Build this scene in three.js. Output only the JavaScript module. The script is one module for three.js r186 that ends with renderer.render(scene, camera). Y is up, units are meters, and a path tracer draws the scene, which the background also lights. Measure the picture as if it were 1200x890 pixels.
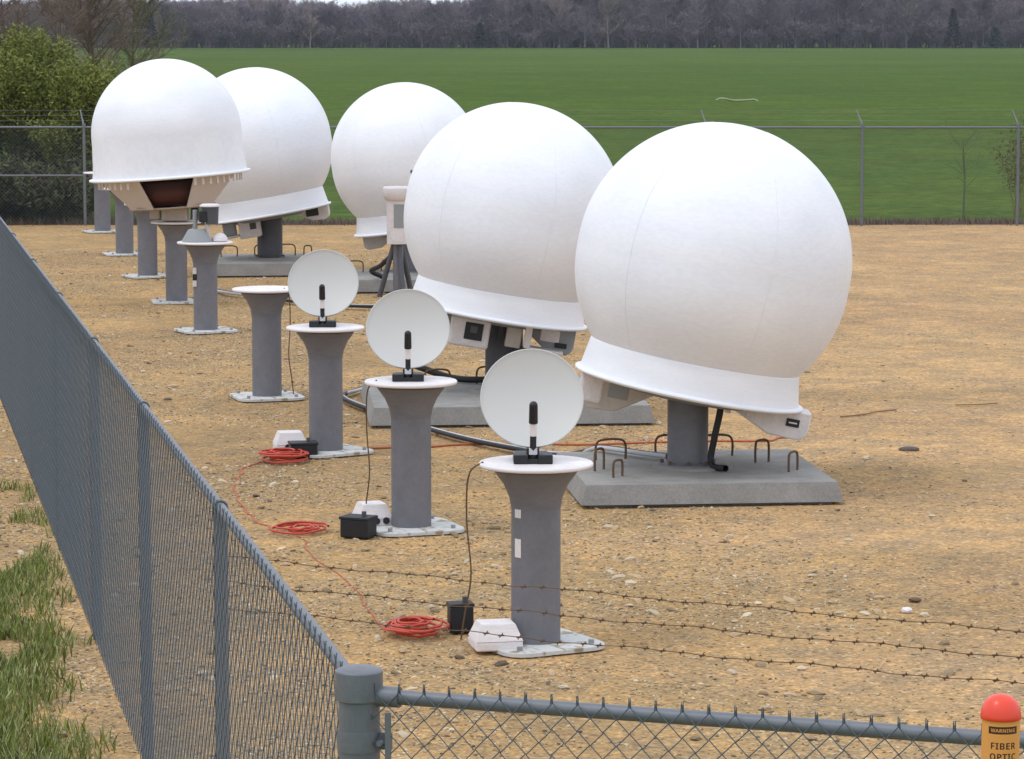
import * as THREE from 'three';
import { mergeGeometries } from 'three/addons/utils/BufferGeometryUtils.js';
import { RoundedBoxGeometry } from 'three/addons/geometries/RoundedBoxGeometry.js';
import { ImprovedNoise } from 'three/addons/math/ImprovedNoise.js';

// ---------------------------------------------------------------- camera, sky, sun, exposure
const scene = new THREE.Scene();
const camera = new THREE.PerspectiveCamera(13.715, 1200 / 890, 0.1, 6000);
camera.position.set(0, 3.75, 0);
camera.rotation.set(-Math.atan(405 / 3700), 0, 0);

const renderer = new THREE.WebGLRenderer({ antialias: true });
renderer.toneMapping = THREE.LinearToneMapping;
renderer.toneMappingExposure = 1.0;
renderer.outputColorSpace = THREE.SRGBColorSpace;
renderer.shadowMap.enabled = true;

let seed = 20240511;
const rnd = () => { seed = (seed * 1664525 + 1013904223) >>> 0; return seed / 4294967296; };
const rr = (a, b) => a + (b - a) * rnd();
const noise = new ImprovedNoise();
const fbm = (x, y, z = 0, o = 4) => { let s = 0, a = 0.5, f = 1; for (let i = 0; i < o; i++) { s += a * noise.noise(x * f, y * f, z * f + i * 7.3); a *= 0.5; f *= 2.03; } return s; };

{ // bright, thinly overcast sky
  const W = 256, H = 128, d = new Float32Array(W * H * 4);
  for (let j = 0; j < H; j++) for (let i = 0; i < W; i++) {
    const el = ((j + 0.5) / H - 0.5) * Math.PI, az = (i / W) * Math.PI * 2;
    const up = Math.max(0, Math.sin(el));
    const n = fbm(Math.cos(az) * Math.cos(el) * 2.2 + 5, Math.sin(az) * Math.cos(el) * 2.2, up * 3.5, 4);
    const b = (1.12 + 0.26 * up) * (1 + 0.22 * n);
    const k = (j * W + i) * 4;
    d[k] = b * 0.90; d[k + 1] = b * 0.97; d[k + 2] = b * 1.10; d[k + 3] = 1;
  }
  const sky = new THREE.DataTexture(d, W, H, THREE.RGBAFormat, THREE.FloatType);
  sky.mapping = THREE.EquirectangularReflectionMapping; sky.magFilter = THREE.LinearFilter; sky.minFilter = THREE.LinearFilter;
  sky.colorSpace = THREE.LinearSRGBColorSpace; sky.needsUpdate = true;
  scene.background = sky; scene.environment = sky;
}
const sun = new THREE.DirectionalLight(new THREE.Color(1, 0.97, 0.93), 0.8);
sun.position.set(-32, 62, -22); sun.target.position.set(0, 0, -35); scene.add(sun, sun.target);
sun.castShadow = true; sun.shadow.radius = 26; sun.shadow.mapSize.set(2048, 2048);
Object.assign(sun.shadow.camera, { left: -45, right: 45, top: 45, bottom: -45, near: 1, far: 160 });
scene.fog = new THREE.FogExp2(new THREE.Color(0.72, 0.76, 0.86), 0.0001);

// ---------------------------------------------------------------- helpers
const used = {};
const numbered = (n) => { const c = used[n] = (used[n] ?? -1) + 1; return c ? `${n}_${String(c).padStart(3, '0')}` : n; };
const V = (x, y, z) => new THREE.Vector3(x, y, z);
const M4 = () => new THREE.Matrix4();
const flat = (g) => { const n = g.index ? g.toNonIndexed() : g; for (const k of Object.keys(n.attributes)) if (!['position', 'normal', 'uv'].includes(k)) n.deleteAttribute(k); return n; };
const join = (gs) => gs.length === 1 ? gs[0] : mergeGeometries(gs.map(flat), false);
function thing(name, label, category, pos = [0, 0, 0], turn = 0, group) {
  const o = new THREE.Group(); o.name = numbered(name); o.position.set(...pos); o.rotation.y = turn;
  o.userData = { label, category }; if (group) o.userData.group = group; scene.add(o); return o;
}
function part(name, geo, mat, parent, label) {
  const m = new THREE.Mesh(Array.isArray(geo) ? join(geo) : geo, mat);
  m.name = name; m.castShadow = m.receiveShadow = true; if (label) m.userData.label = label; parent.add(m); return m;
}
function solo(name, geo, mat, label, category, group) {
  const m = part(numbered(name), geo, mat, scene); m.userData = { label, category }; if (group) m.userData.group = group; return m;
}
function setting(name, geo, mat, kind = 'structure', label) {
  const m = part(name, geo, mat, scene); m.userData = { kind }; if (label) m.userData.label = label; return m;
}
const box = (w, h, d, x = 0, y = 0, z = 0, r = Math.min(w, h, d) * 0.12) => new RoundedBoxGeometry(w, h, d, 2, r).translate(x, y, z);
const cyl = (r0, r1, h, n = 24, x = 0, y = 0, z = 0) => new THREE.CylinderGeometry(r0, r1, h, n).translate(x, y, z);
function bar(a, b, r, n = 8, r1 = r) {
  const d = b.clone().sub(a), L = d.length(), g = new THREE.CylinderGeometry(r1, r, L, n);
  g.applyQuaternion(new THREE.Quaternion().setFromUnitVectors(V(0, 1, 0), d.normalize()));
  return g.translate((a.x + b.x) / 2, (a.y + b.y) / 2, (a.z + b.z) / 2);
}
const tube = (pts, r, seg = 40, n = 7) => new THREE.TubeGeometry(new THREE.CatmullRomCurve3(pts.map((p) => V(...p))), seg, r, n);
const lathe = (pts, n = 48) => new THREE.LatheGeometry(pts.map((p) => new THREE.Vector2(p[0], p[1])), n);

// ---------------------------------------------------------------- textures and materials
function tex(n, fn, srgb = true, rep) {
  const d = new Uint8Array(n * n * 4);
  for (let j = 0; j < n; j++) for (let i = 0; i < n; i++) {
    const c = fn(i / n, j / n, i, j), k = (j * n + i) * 4;
    d[k] = Math.max(0, Math.min(255, c[0])); d[k + 1] = Math.max(0, Math.min(255, c[1])); d[k + 2] = Math.max(0, Math.min(255, c[2])); d[k + 3] = 255;
  }
  const t = new THREE.DataTexture(d, n, n); t.wrapS = t.wrapT = THREE.RepeatWrapping; t.magFilter = THREE.LinearFilter; t.minFilter = THREE.LinearMipmapLinearFilter; t.generateMipmaps = true;
  if (srgb) t.colorSpace = THREE.SRGBColorSpace; if (rep) t.repeat.set(rep, rep); t.needsUpdate = true; return t;
}
function lattice(n, s) { const a = new Float32Array(n * n); let q = s; for (let i = 0; i < n * n; i++) { q = (q * 1664525 + 1013904223) >>> 0; a[i] = q / 4294967296; } return a; }
function tiled(n, s) { // tileable value noise
  const a = lattice(n, s);
  return (u, v) => { const x = u * n, y = v * n, i = Math.floor(x), j = Math.floor(y), fx = x - i, fy = y - j, sx = fx * fx * (3 - 2 * fx), sy = fy * fy * (3 - 2 * fy);
    const g = (p, q) => a[((q % n + n) % n) * n + ((p % n + n) % n)];
    return (g(i, j) * (1 - sx) + g(i + 1, j) * sx) * (1 - sy) + (g(i, j + 1) * (1 - sx) + g(i + 1, j + 1) * sx) * sy; };
}
const t4 = tiled(5, 11), t16 = tiled(19, 23), t64 = tiled(67, 37), t200 = tiled(211, 51), t400 = tiled(397, 77);
const gravelTex = tex(1024, (u, v) => {
  const big = t4(u, v) - 0.5, mid = t16(u, v) - 0.5, sm = t64(u, v) - 0.5, fi = t200(u, v) - 0.5, vf = t400(u, v) - 0.5;
  let b = 1 + big * 0.1 + mid * 0.1 + sm * 0.1 + fi * 0.16 + vf * 0.24; if (fi > 0.34) b += 0.1; if (fi < -0.42) b -= 0.22;
  const w = mid * 0.5 + sm * 0.5;
  return [168 * b + w * 12, 138 * b, 98 * b - w * 14];
});
const gravelBump = tex(512, (u, v) => { const b = 128 + (t64(u, v) - 0.5) * 80 + (t200(u, v) - 0.5) * 120; return [b, b, b]; }, false);
const fieldTex = tex(512, (u, v) => {
  const b = 1 + (t4(u, v) - 0.5) * 0.06 + (t16(u, v) - 0.5) * 0.08 + (t64(u, v) - 0.5) * 0.14 + (t200(u, v) - 0.5) * 0.3, w = t16(v, u) - 0.5;
  return [74 * b + w * 10, 92 * b + w * 4, 36 * b];
});
const concreteTex = tex(512, (u, v) => { const b = 1 + (t4(u, v) - 0.5) * 0.12 + (t16(u, v) - 0.5) * 0.1 + (t200(u, v) - 0.5) * 0.12; return [142 * b, 139 * b, 134 * b]; });
const metalTex = tex(256, (u, v) => { const b = 1 + (t4(u, v) - 0.5) * 0.06 + (t16(u, v) - 0.5) * 0.05 + (t64(u, v) - 0.5) * 0.05; return [238 * b, 230 * b, 230 * b]; });
const dustTex = tex(256, (u, v) => { const q = t16(u * 0.5, v * 0.5) * 0.6 + t64(u * 0.5, v * 0.5) * 0.4, k = Math.max(0, Math.min(1, (q - 0.55) * 5)); return [240 - 60 * k, 240 - 78 * k, 240 - 105 * k]; });
const gelTex = tex(512, (u, v) => { const b = 1 + (t4(u, v) - 0.5) * 0.035 + (t16(u, v * 0.4) - 0.5) * 0.03 + (t200(u, v) - 0.5) * 0.03, w = t16(v, u) - 0.5; return [247 * b + w * 4, 247 * b + w * 3, 247 * b]; });
const S = (hex, rough = 0.6, metal = 0, o = {}) => new THREE.MeshStandardMaterial({ color: hex, roughness: rough, metalness: metal, ...o });
const mat = {
  gelcoat: new THREE.MeshPhysicalMaterial({ color: 0xf1f2f6, roughness: 0.55, clearcoat: 0.1, clearcoatRoughness: 0.45, map: gelTex }),
  white: S(0xe4e4e3, 0.5, 0, { map: metalTex }), whitePlate: S(0xf0f0ee, 0.55, 0, { map: metalTex }), dullPlate: S(0xd2d2cf, 0.7, 0, { map: dustTex }), cream: S(0xc6c3b8, 0.6, 0, { map: metalTex }),
  pipe: S(0x7a7e84, 0.6, 0.1, { map: metalTex }), darkPipe: S(0x55585e, 0.6, 0.1, { map: metalTex }),
  galv: S(0x767e83, 0.5, 0.3, { map: metalTex }), wire: S(0x596269, 0.65, 0.25), knuckle: S(0x6e6a62, 0.7, 0.2), rust: S(0x6b543f, 0.85, 0.2),
  concrete: S(0xffffff, 0.92, 0, { map: concreteTex }), dish: S(0xc4c2bd, 0.55), black: S(0x15161a, 0.5), hose: S(0x1b1b1e, 0.6), hoseGrey: S(0xb9b9bb, 0.6),
  red: S(0xbe4632, 0.55), orangeCable: S(0xb5603c, 0.7), grey: S(0x8d8f90, 0.6), darkGrey: S(0x4a4c50, 0.6), rustRed: S(0x4a2318, 0.7),
  bark: S(0x5a5049, 0.95), bark2: S(0x6d5c4f, 0.95),
  gravel: new THREE.MeshPhysicalMaterial({ roughness: 1, specularIntensity: 0.1, map: gravelTex, bumpMap: gravelBump, bumpScale: 0.005, vertexColors: true }),
  field: new THREE.MeshPhysicalMaterial({ roughness: 1, specularIntensity: 0.05, map: fieldTex, vertexColors: true }), soil: S(0x5b4432, 1, 0, { map: gravelTex }), bank: S(0x586b33, 1),
};

// ---------------------------------------------------------------- ground
function sheet(x0, x1, z0, z1, nx, nz, uv, hf, cf) {
  const g = new THREE.PlaneGeometry(1, 1, nx, nz), p = g.attributes.position, u = g.attributes.uv, col = new Float32Array(p.count * 3);
  for (let i = 0; i < p.count; i++) {
    const x = x0 + (p.getX(i) + 0.5) * (x1 - x0), z = z0 + (0.5 - p.getY(i)) * (z1 - z0);
    p.setXYZ(i, x, hf(x, z), z); u.setXY(i, x / uv, z / uv);
    const c = cf ? cf(x, z) : [1, 1, 1]; col.set(c, i * 3);
  }
  // keep faces upward
  g.setAttribute('color', new THREE.BufferAttribute(col, 3)); const ix = g.index.array; const e = [V(0, 0, 0), V(0, 0, 0), V(0, 0, 0)];
  e.forEach((q, k) => q.fromBufferAttribute(p, ix[k])); if (e[1].sub(e[0]).cross(e[2].sub(e[0])).y < 0) for (let i = 0; i < ix.length; i += 3) { const t = ix[i]; ix[i] = ix[i + 1]; ix[i + 1] = t; }
  g.computeVertexNormals(); return g;
}
const groundH = (x, z) => 0.02 * fbm(x * 0.35, z * 0.35, 3.1, 3) - 0.004;
setting('gravel_yard', sheet(-30, 30, -62.4, 2, 180, 190, 5.3, groundH, (x, z) => {
  const n = fbm(x * 0.11 + 3, z * 0.16, 0, 4), m = fbm(x * 0.28, z * 0.5, 9, 4), packed = Math.max(0, Math.min(1, (x + z * 0.03 + n * 7 + m * 4 - 0.6) * 0.6)), b = 0.96 + n * 0.3 + m * 0.2 + 0.1 * packed; return [b, b * (1 - 0.06 * m), b * (1 - 0.1 * n - 0.1 * m + 0.07 * packed)];
}), mat.gravel);
setting('grass_field', join([sheet(-1600, 1600, -2400, 60, 120, 200, 37, () => -0.05, (x, z) => {
  const n = fbm(x * 0.012, z * 0.006 + 4, 0, 4), m = fbm(x * 0.05, z * 0.018, 5, 3), b = 1 + n * 0.35 + m * 0.25; return [b * (1 + 0.25 * n), b, b * (1 - 0.2 * m)];
})]), mat.field);
setting('bare_soil_strip', sheet(-30, 30, -64.6, -62.4, 120, 6, 3, (x, z) => -0.02 + 0.05 * fbm(x * 1.3, z * 1.3, 1, 3)), S(0x6a4a38, 1, 0, { map: gravelTex }));
setting('embankment', sheet(-25, 25, -7.6, 40, 60, 60, 3, (x, z) => { const t = Math.min(1, Math.max(0, (z + 7.6) / 7)); return 2.1 * t * t * (3 - 2 * t) + 0.012; }), mat.bank);

// loose stones and straw flecks on the yard
{
  const g = new THREE.IcosahedronGeometry(1, 0), N = 120000;
  const im = new THREE.InstancedMesh(g, S(0xffffff, 0.95), N), m = M4(), q = new THREE.Quaternion(), e = new THREE.Euler(), c = new THREE.Color();
  let k = 0, guard = 0;
  while (k < N && guard++ < 2000000) {
    const z = -13 - 42 * Math.pow(rnd(), 1.35), half = -z * 0.185 + 1.2, x = rr(-half, half);
    const side = 1 / (1 + Math.exp((x + z * 0.02 - 1.4) * 1.3)), patch = 0.5 + 1.6 * fbm(x * 0.5, z * 0.4, 2, 3);
    if (rnd() > (0.03 + 0.97 * side) * patch) continue;
    const big = rnd() < 0.01, s = big ? rr(0.016, 0.034) : 0.0045 + 0.0095 * rnd() * rnd();
    e.set(rr(-0.3, 0.3), rr(0, 6.28), rr(-0.3, 0.3)); q.setFromEuler(e);
    m.compose(V(x, groundH(x, z) + s * 0.25, z), q, V(s * rr(0.9, 2.2), s * rr(0.4, 0.8), s * rr(0.8, 1.2))); im.setMatrixAt(k, m);
    const t = rnd(), b = rr(0.8, 1.15);
    if (t < 0.52) c.setRGB(0.44 * b, 0.32 * b, 0.19 * b); else if (t < 0.74) c.setRGB(0.56 * b, 0.46 * b, 0.32 * b); else if (t < 0.94) c.setRGB(0.25 * b, 0.175 * b, 0.1 * b); else c.setRGB(0.14 * b, 0.105 * b, 0.07 * b);
    im.setColorAt(k, c); k++;
  }
  im.count = k; im.name = 'loose_stones'; im.userData = { kind: 'stuff', label: 'loose tan stones and straw flecks strewn over the yard' }; im.castShadow = im.receiveShadow = true; scene.add(im);
}

// ---------------------------------------------------------------- chain link fences
const PITCH = 0.076;
function picketGeo(h, rad, HW) { // one zigzag wire with a twisted end above the rail
  const gs = [], n = Math.round(h / HW);
  let a = V(0, 0.02, 0);
  for (let i = 1; i <= n; i++) { const b = V((i % 2) * HW, 0.02 + i * HW, (i % 2 ? 1 : -1) * rad * 0.8); gs.push(bar(a, b, rad, 4)); a = b; }
  gs.push(bar(a, V(a.x + 0.003, a.y + 0.02, 0.003), rad * 0.9, 4)); gs.push(bar(V(a.x - 0.004, a.y - 0.005, 0), V(a.x - 0.003, a.y + 0.026, -0.004), rad * 0.9, 4));
  const g = join(gs); g.deleteAttribute('uv'); return g;
}
function chainFence(name, label, from, to, spacing, h, o = {}) {
  const d = V(to[0] - from[0], 0, to[1] - from[1]), L = d.length(), turn = Math.atan2(-d.z, d.x);
  const f = thing(name, label, 'fence', [from[0], 0, from[1]], turn, undefined);
  const ph = o.arms ? h + 0.05 : h - 0.015, post = cyl(0.03, 0.03, ph, 16, 0, ph / 2, 0);
  const side = o.side ?? 1;                                   // which side of the posts the mesh hangs on
  const xs = o.posts ?? []; if (!o.posts) for (let x = 0; x <= L + 0.01; x += spacing) xs.push(x);
  for (const x of xs) {
    const p = part('post', post, mat.galv, f); p.position.x = x;
    if (!o.arms) { const c = part('loop_cap', new THREE.TorusGeometry(0.027, 0.006, 6, 16).rotateY(Math.PI / 2).translate(0, h, 0), mat.galv, p); }
    else { const a = part('barbed_wire_arm', [bar(V(0, 0, 0), V(-0.10, 0.30, -0.22), 0.02, 6, 0.012), cyl(0.037, 0.037, 0.07, 12)], mat.galv, p); a.position.y = h + 0.04; }
  }
  part('top_rail', bar(V(0, h, 0), V(L, h, 0), 0.0215, 14), mat.galv, f);
  const HW = (o.pitch ?? PITCH) / 2, n = Math.floor(L / HW) - 1;
  const im = new THREE.InstancedMesh(picketGeo(h, o.wire ?? 0.0021, HW), o.mat ?? mat.wire, n), m = M4(), q0 = new THREE.Quaternion(), q1 = new THREE.Quaternion().setFromAxisAngle(V(0, 1, 0), Math.PI);
  for (let i = 0; i < n; i++) { // neighbours are mirrored so that they hook into one another
    const even = i % 2 === 0; m.compose(V(0.02 + (even ? i : i + 1) * HW + rr(-0.02, 0.02) * HW, rr(-0.003, 0.003), side * 0.032), even ? q0 : q1, V(1, 1, 1)); im.setMatrixAt(i, m);
  }
  im.name = 'chain_link_mesh'; im.userData = { kind: 'stuff' }; im.castShadow = im.receiveShadow = true; f.add(im);
  if (o.wires) for (const t of [0.3, 0.62, 0.95]) part('barbed_wire', bar(V(0, h + 0.04 + 0.3 * t, -0.22 * t), V(L, h + 0.04 + 0.3 * t, -0.22 * t), 0.003, 5), mat.galv, f);
  if (o.brace) for (const [a, b, y] of o.brace) part('brace_rail', bar(V(a, y, 0), V(b, y, 0), 0.02, 10), mat.galv, f);
  return f;
}
// side fence, running from the corner post away along the pedestals to the back corner
const sideDir = [-0.2018, -0.9794];
{
  const f = chainFence('chain_link_fence', 'long galvanized chain link fence running beside the row of grey pedestals', [-0.445, -9.02], [-0.445 + sideDir[0] * 54, -9.02 + sideDir[1] * 54], 3.55, 1.86, { side: -1, wire: 0.0019, pitch: 0.11, posts: [3.6, 7.1, 10.6, 14.1, 17.6, 21.1, 24.6, 28.1, 31.6, 35.1, 38.6, 42.1, 45.6, 49.1, 52.6] });
}
// near fence with the thick corner post
{
  const f = chainFence('chain_link_fence', 'short chain link fence with thick capped corner post, behind the orange cable marker', [-0.44, -8.93], [3.9, -7.51], 3, 1.86, { side: 1, posts: [2.95], wire: 0.0017 });
  const inv = f.rotation.y;
  const c = part('corner_post', [cyl(0.06, 0.06, 1.9, 28, 0, 0.95, 0)], mat.galv, f);
  part('post_cap', lathe([[0.064, 1.845], [0.069, 1.85], [0.069, 1.928], [0.066, 1.933], [0.05, 1.94], [0.001, 1.944]], 32), mat.galv, c);
  part('brace_band', [lathe([[0.0605, 1.70], [0.0635, 1.70], [0.0635, 1.76], [0.0605, 1.76]], 28), box(0.05, 0.05, 0.012, 0.075, 1.73, 0), cyl(0.009, 0.009, 0.04, 8).rotateX(Math.PI / 2).translate(0.075, 1.73, 0.02)], mat.galv, c);
  part('rail_cup', [cyl(0.03, 0.03, 0.07, 18).rotateZ(Math.PI / 2).translate(0.09, 1.86, 0)], mat.galv, f);
  part('tension_bar', box(0.018, 1.8, 0.006, 0.1, 0.92, 0.032), mat.galv, f);
}
chainFence('chain_link_fence', 'far chain link fence with angled barbed wire arms along the green field', [-17.6, -62.3], [19.2, -62.0], 3.06, 1.93, { arms: true, wires: true, side: -1, wire: 0.0022, brace: [[0.5, 9.2, 0.98]] });

// three strands of barbed wire strung from a side fence post across the yard corner, inside the near fence
{
  const f = thing('barbed_wire_fence', 'three brown barbed wire strands strung just inside the near fence rail', 'barbed wire', [0, 0, 0]);
  const A = V(-1.15, 0, -12.55), B = V(2.12, 0, -10.5);
  part('post', cyl(0.035, 0.04, 2.0, 10, B.x, 0.95, B.z), mat.rust, f);
  [[1.66, 1.71], [1.555, 1.622], [1.45, 1.53]].forEach(([ya, yb], w) => {
    const pts = []; for (let i = 0; i <= 60; i++) { const t = i / 60; pts.push([A.x + (B.x - A.x) * t, ya + (yb - ya) * t - 0.03 * t * (1 - t) + 0.004 * Math.sin(i * 0.55 + w * 2) + 0.002 * Math.sin(i * 1.7 + w), A.z + (B.z - A.z) * t]); }
    const cur = new THREE.CatmullRomCurve3(pts.map((p) => V(...p)));
    const s = part('strand', new THREE.TubeGeometry(cur, 240, 0.0018, 5), mat.rust, f), gs = [];
    for (let i = 1; i < 44; i++) { const p = cur.getPoint(i / 44 + rr(-0.004, 0.004)); for (const a of [0.7, 2.3]) gs.push(bar(V(p.x - 0.006, p.y - 0.011 * Math.sin(a), p.z - 0.01 * Math.cos(a)), V(p.x + 0.006, p.y + 0.011 * Math.sin(a), p.z + 0.01 * Math.cos(a)), 0.0016, 4)); gs.push(bar(V(p.x - 0.012, p.y, p.z), V(p.x + 0.012, p.y, p.z), 0.0036, 5)); }
    part('barbs', gs, mat.rust, s);
  });
}

// ---------------------------------------------------------------- cable marker post
{
  const t = thing('cable_marker_post', 'orange fibre optic cable marker post with red domed cap, in front of the fence', 'marker post', [1.088, 0, -6.9], 0);
  part('post', cyl(0.0415, 0.0415, 2.245, 28, 0, 1.1225, 0), S(0xd98a3c, 0.55), t);
  part('cap', lathe([[0.0425, 2.236], [0.0455, 2.237], [0.0455, 2.244], [0.043, 2.259], [0.035, 2.276], [0.022, 2.287], [0.009, 2.291], [0.0005, 2.2915]], 30), new THREE.MeshPhysicalMaterial({ color: 0xe8401f, roughness: 0.4, clearcoat: 0.2 }), t);
  const cv = document.createElement('canvas'); cv.width = 512; cv.height = 1024; const x = cv.getContext('2d');
  x.fillStyle = '#e0994a'; x.fillRect(0, 0, 512, 1024);
  x.fillStyle = '#3c1a10'; x.fillRect(122, 44, 268, 68); x.fillStyle = '#e0994a'; x.font = 'bold 46px sans-serif'; x.textAlign = 'center'; x.fillText('WARNING', 256, 95);
  x.fillStyle = '#3c1a10'; x.font = 'bold 84px sans-serif'; ['FIBER', 'OPTIC', 'CABLE'].forEach((s, i) => x.fillText(s, 256, 252 + i * 100));
  const tx = new THREE.CanvasTexture(cv); tx.colorSpace = THREE.SRGBColorSpace;
  const d = part('decal', new THREE.CylinderGeometry(0.0423, 0.0423, 0.25, 24, 1, true, -Math.PI / 2, Math.PI), new THREE.MeshStandardMaterial({ map: tx, roughness: 0.5 }), t);
  d.position.y = 2.111;
}

// ---------------------------------------------------------------- pedestals
const colGeo = cyl(0.152, 0.152, 1.09, 40, 0, 0.565, 0);
const flareGeo = lathe([[0.153, 0.86], [0.165, 0.93], [0.20, 1.01], [0.255, 1.085], [0.27, 1.115], [0.001, 1.116]], 40);
const topGeo = lathe([[0.001, 1.117], [0.345, 1.117], [0.352, 1.124], [0.352, 1.136], [0.345, 1.144], [0.001, 1.144]], 48);
const baseGeo = (() => { const s = new THREE.Shape(), a = 0.345, c = 0.16; s.moveTo(-a + c, -a); s.lineTo(a - c, -a); s.quadraticCurveTo(a, -a, a, -a + c); s.lineTo(a, a - c); s.quadraticCurveTo(a, a, a - c, a); s.lineTo(-a + c, a); s.quadraticCurveTo(-a, a, -a, a - c); s.lineTo(-a, -a + c); s.quadraticCurveTo(-a, -a, -a + c, -a); return new THREE.ExtrudeGeometry(s, { depth: 0.02, bevelEnabled: true, bevelSize: 0.004, bevelThickness: 0.004, bevelSegments: 2, curveSegments: 8 }).rotateX(-Math.PI / 2).translate(0, 0.01, 0); })();
const boltGeo = cyl(0.018, 0.018, 0.04, 6);
const peds = [[0.147, -19.17], [-0.766, -23.76], [-1.675, -28.19], [-2.536, -32.47], [-3.88, -39.82], [-4.707, -44.17], [-5.652, -48.86], [-6.613, -53.8], [-7.789, -60.0]];
const pedLabels = ['grey pipe pedestal with two white stickers, under the largest small dish beside the orange marker',
  'grey pipe pedestal under a small dish, second in its row from the two stickered pedestal',
  'grey pipe pedestal under a small dish, next to the empty topped pedestal',
  'grey pipe pedestal with an empty white top plate, brown cable down its side',
  'grey pipe pedestal carrying a small grey gimbal on its top plate',
  'grey pipe pedestal holding up the dome with the open base',
  'grey pipe pedestal standing first behind the dome with the open base',
  'grey pipe pedestal standing second behind the dome with the open base',
  'grey pipe pedestal standing last in the row, close to the green bush'];
peds.forEach(([x, z], i) => {
  const t = thing('antenna_pedestal', pedLabels[i], 'pedestal', [x, 0, z], [0.5, 0.35, 0.62, 0.3, 0.45, 0.2, 0.5, 0.3, 0.4][i], 'grey pedestals in a row along the side fence');
  const c = part('column', colGeo, mat.pipe, t);
  part('flared_collar', flareGeo, mat.pipe, c); part('top_plate', topGeo, mat.whitePlate, t);
  const b = part('base_plate', baseGeo, mat.dullPlate, t);
  for (const [bx, bz] of [[-1, -1], [1, -1], [1, 1], [-1, 1]]) { const o = part('bolt', boltGeo, mat.grey, b); o.position.set(bx * 0.25, 0.04, bz * 0.25); }
  if (i === 0) for (const y of [0.87, 0.625]) { const s = new THREE.CylinderGeometry(0.1535, 0.1535, 0.115, 8, 1, true, -0.45, 0.35); const o = part('sticker', s, mat.whitePlate, c); o.position.y = y; o.rotation.y = -0.5 - 0.55; }
  if (i === 1 || i === 2) { const o = part('conduit', cyl(0.016, 0.016, 0.9, 10), mat.hoseGrey, t); o.position.set(0.15, 0.5, -0.06); }
  if (i === 4) for (const [y, m] of [[0.78, mat.white], [0.70, mat.black], [0.62, mat.white]]) { const o = part('switch_box', box(0.05, 0.08, 0.07), m, t); o.position.set(-0.15, y, 0.03); o.rotation.y = -0.45; }
});

// ---------------------------------------------------------------- small dishes on the first three pedestals
const DR = 0.31;
const dishLabels = ['round grey flat dish on the pedestal with two white stickers', 'round grey flat dish on the second pedestal of the row, between two other small dishes', 'round grey flat dish on the third pedestal, next to the empty white top plate'];
[[0.147, -19.17, 0.03, 1.2], [-0.766, -23.76, 0.03, 1.22], [-1.675, -28.19, 0.02, 1.22]].forEach(([x, z, yaw], i) => {
  const t = thing('small_dish_antenna', dishLabels[i], 'dish antenna', [x - 0.02, 1.145, z + 0.03], yaw, 'small dishes on pedestals');
  const tilt = M4().makeTranslation(0, 0.352, -0.2).multiply(M4().makeRotationX(-0.42));
  const prof = [[0.001, 0]]; for (let k = 1; k <= 12; k++) { const r = DR * k / 12; prof.push([r, 0.07 * (r / DR) ** 2]); } prof.push([DR + 0.003, 0.077], [DR + 0.009, 0.074], [DR + 0.009, 0.062]); for (let k = 12; k >= 0; k--) { const r = DR * k / 12; prof.push([Math.max(0.001, r), 0.07 * (r / DR) ** 2 - 0.012]); }
  const g = lathe(prof, 64); g.rotateX(Math.PI / 2); g.applyMatrix4(tilt); part('reflector', g, mat.dish, t);
  part('mount_mast', [bar(V(0, 0, -0.29), V(0, 0.36, -0.29), 0.022, 12), box(0.1, 0.12, 0.08, 0, 0.34, -0.3)], mat.darkGrey, t);
  const base = part('mount_base', [box(0.09, 0.055, 0.13, -0.075, 0.028, 0.02), box(0.09, 0.055, 0.13, 0.075, 0.028, 0.02), box(0.2, 0.03, 0.4, 0, 0.016, -0.12), cyl(0.04, 0.04, 0.08, 14, 0, 0.05, 0.02)], mat.black, t);
  part('clamp', box(0.05, 0.04, 0.05, 0, 0.075, 0.05), mat.hoseGrey, base);
  const a0 = V(0, 0.06, 0.05), a1 = V(0, 0.365, 0.12), L = (s) => a0.clone().lerp(a1, s);
  const arm = part('feed_arm', [bar(L(0), L(0.99), 0.02, 12)], mat.black, t);
  part('feed_horn', [bar(L(0.64), L(1.0), 0.028, 16, 0.026), new THREE.SphereGeometry(0.026, 14, 8).translate(a1.x, a1.y, a1.z)], mat.black, arm);
  part('white_sleeve', bar(L(0.38), L(0.63), 0.0225, 12), mat.whitePlate, arm);
});

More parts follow.
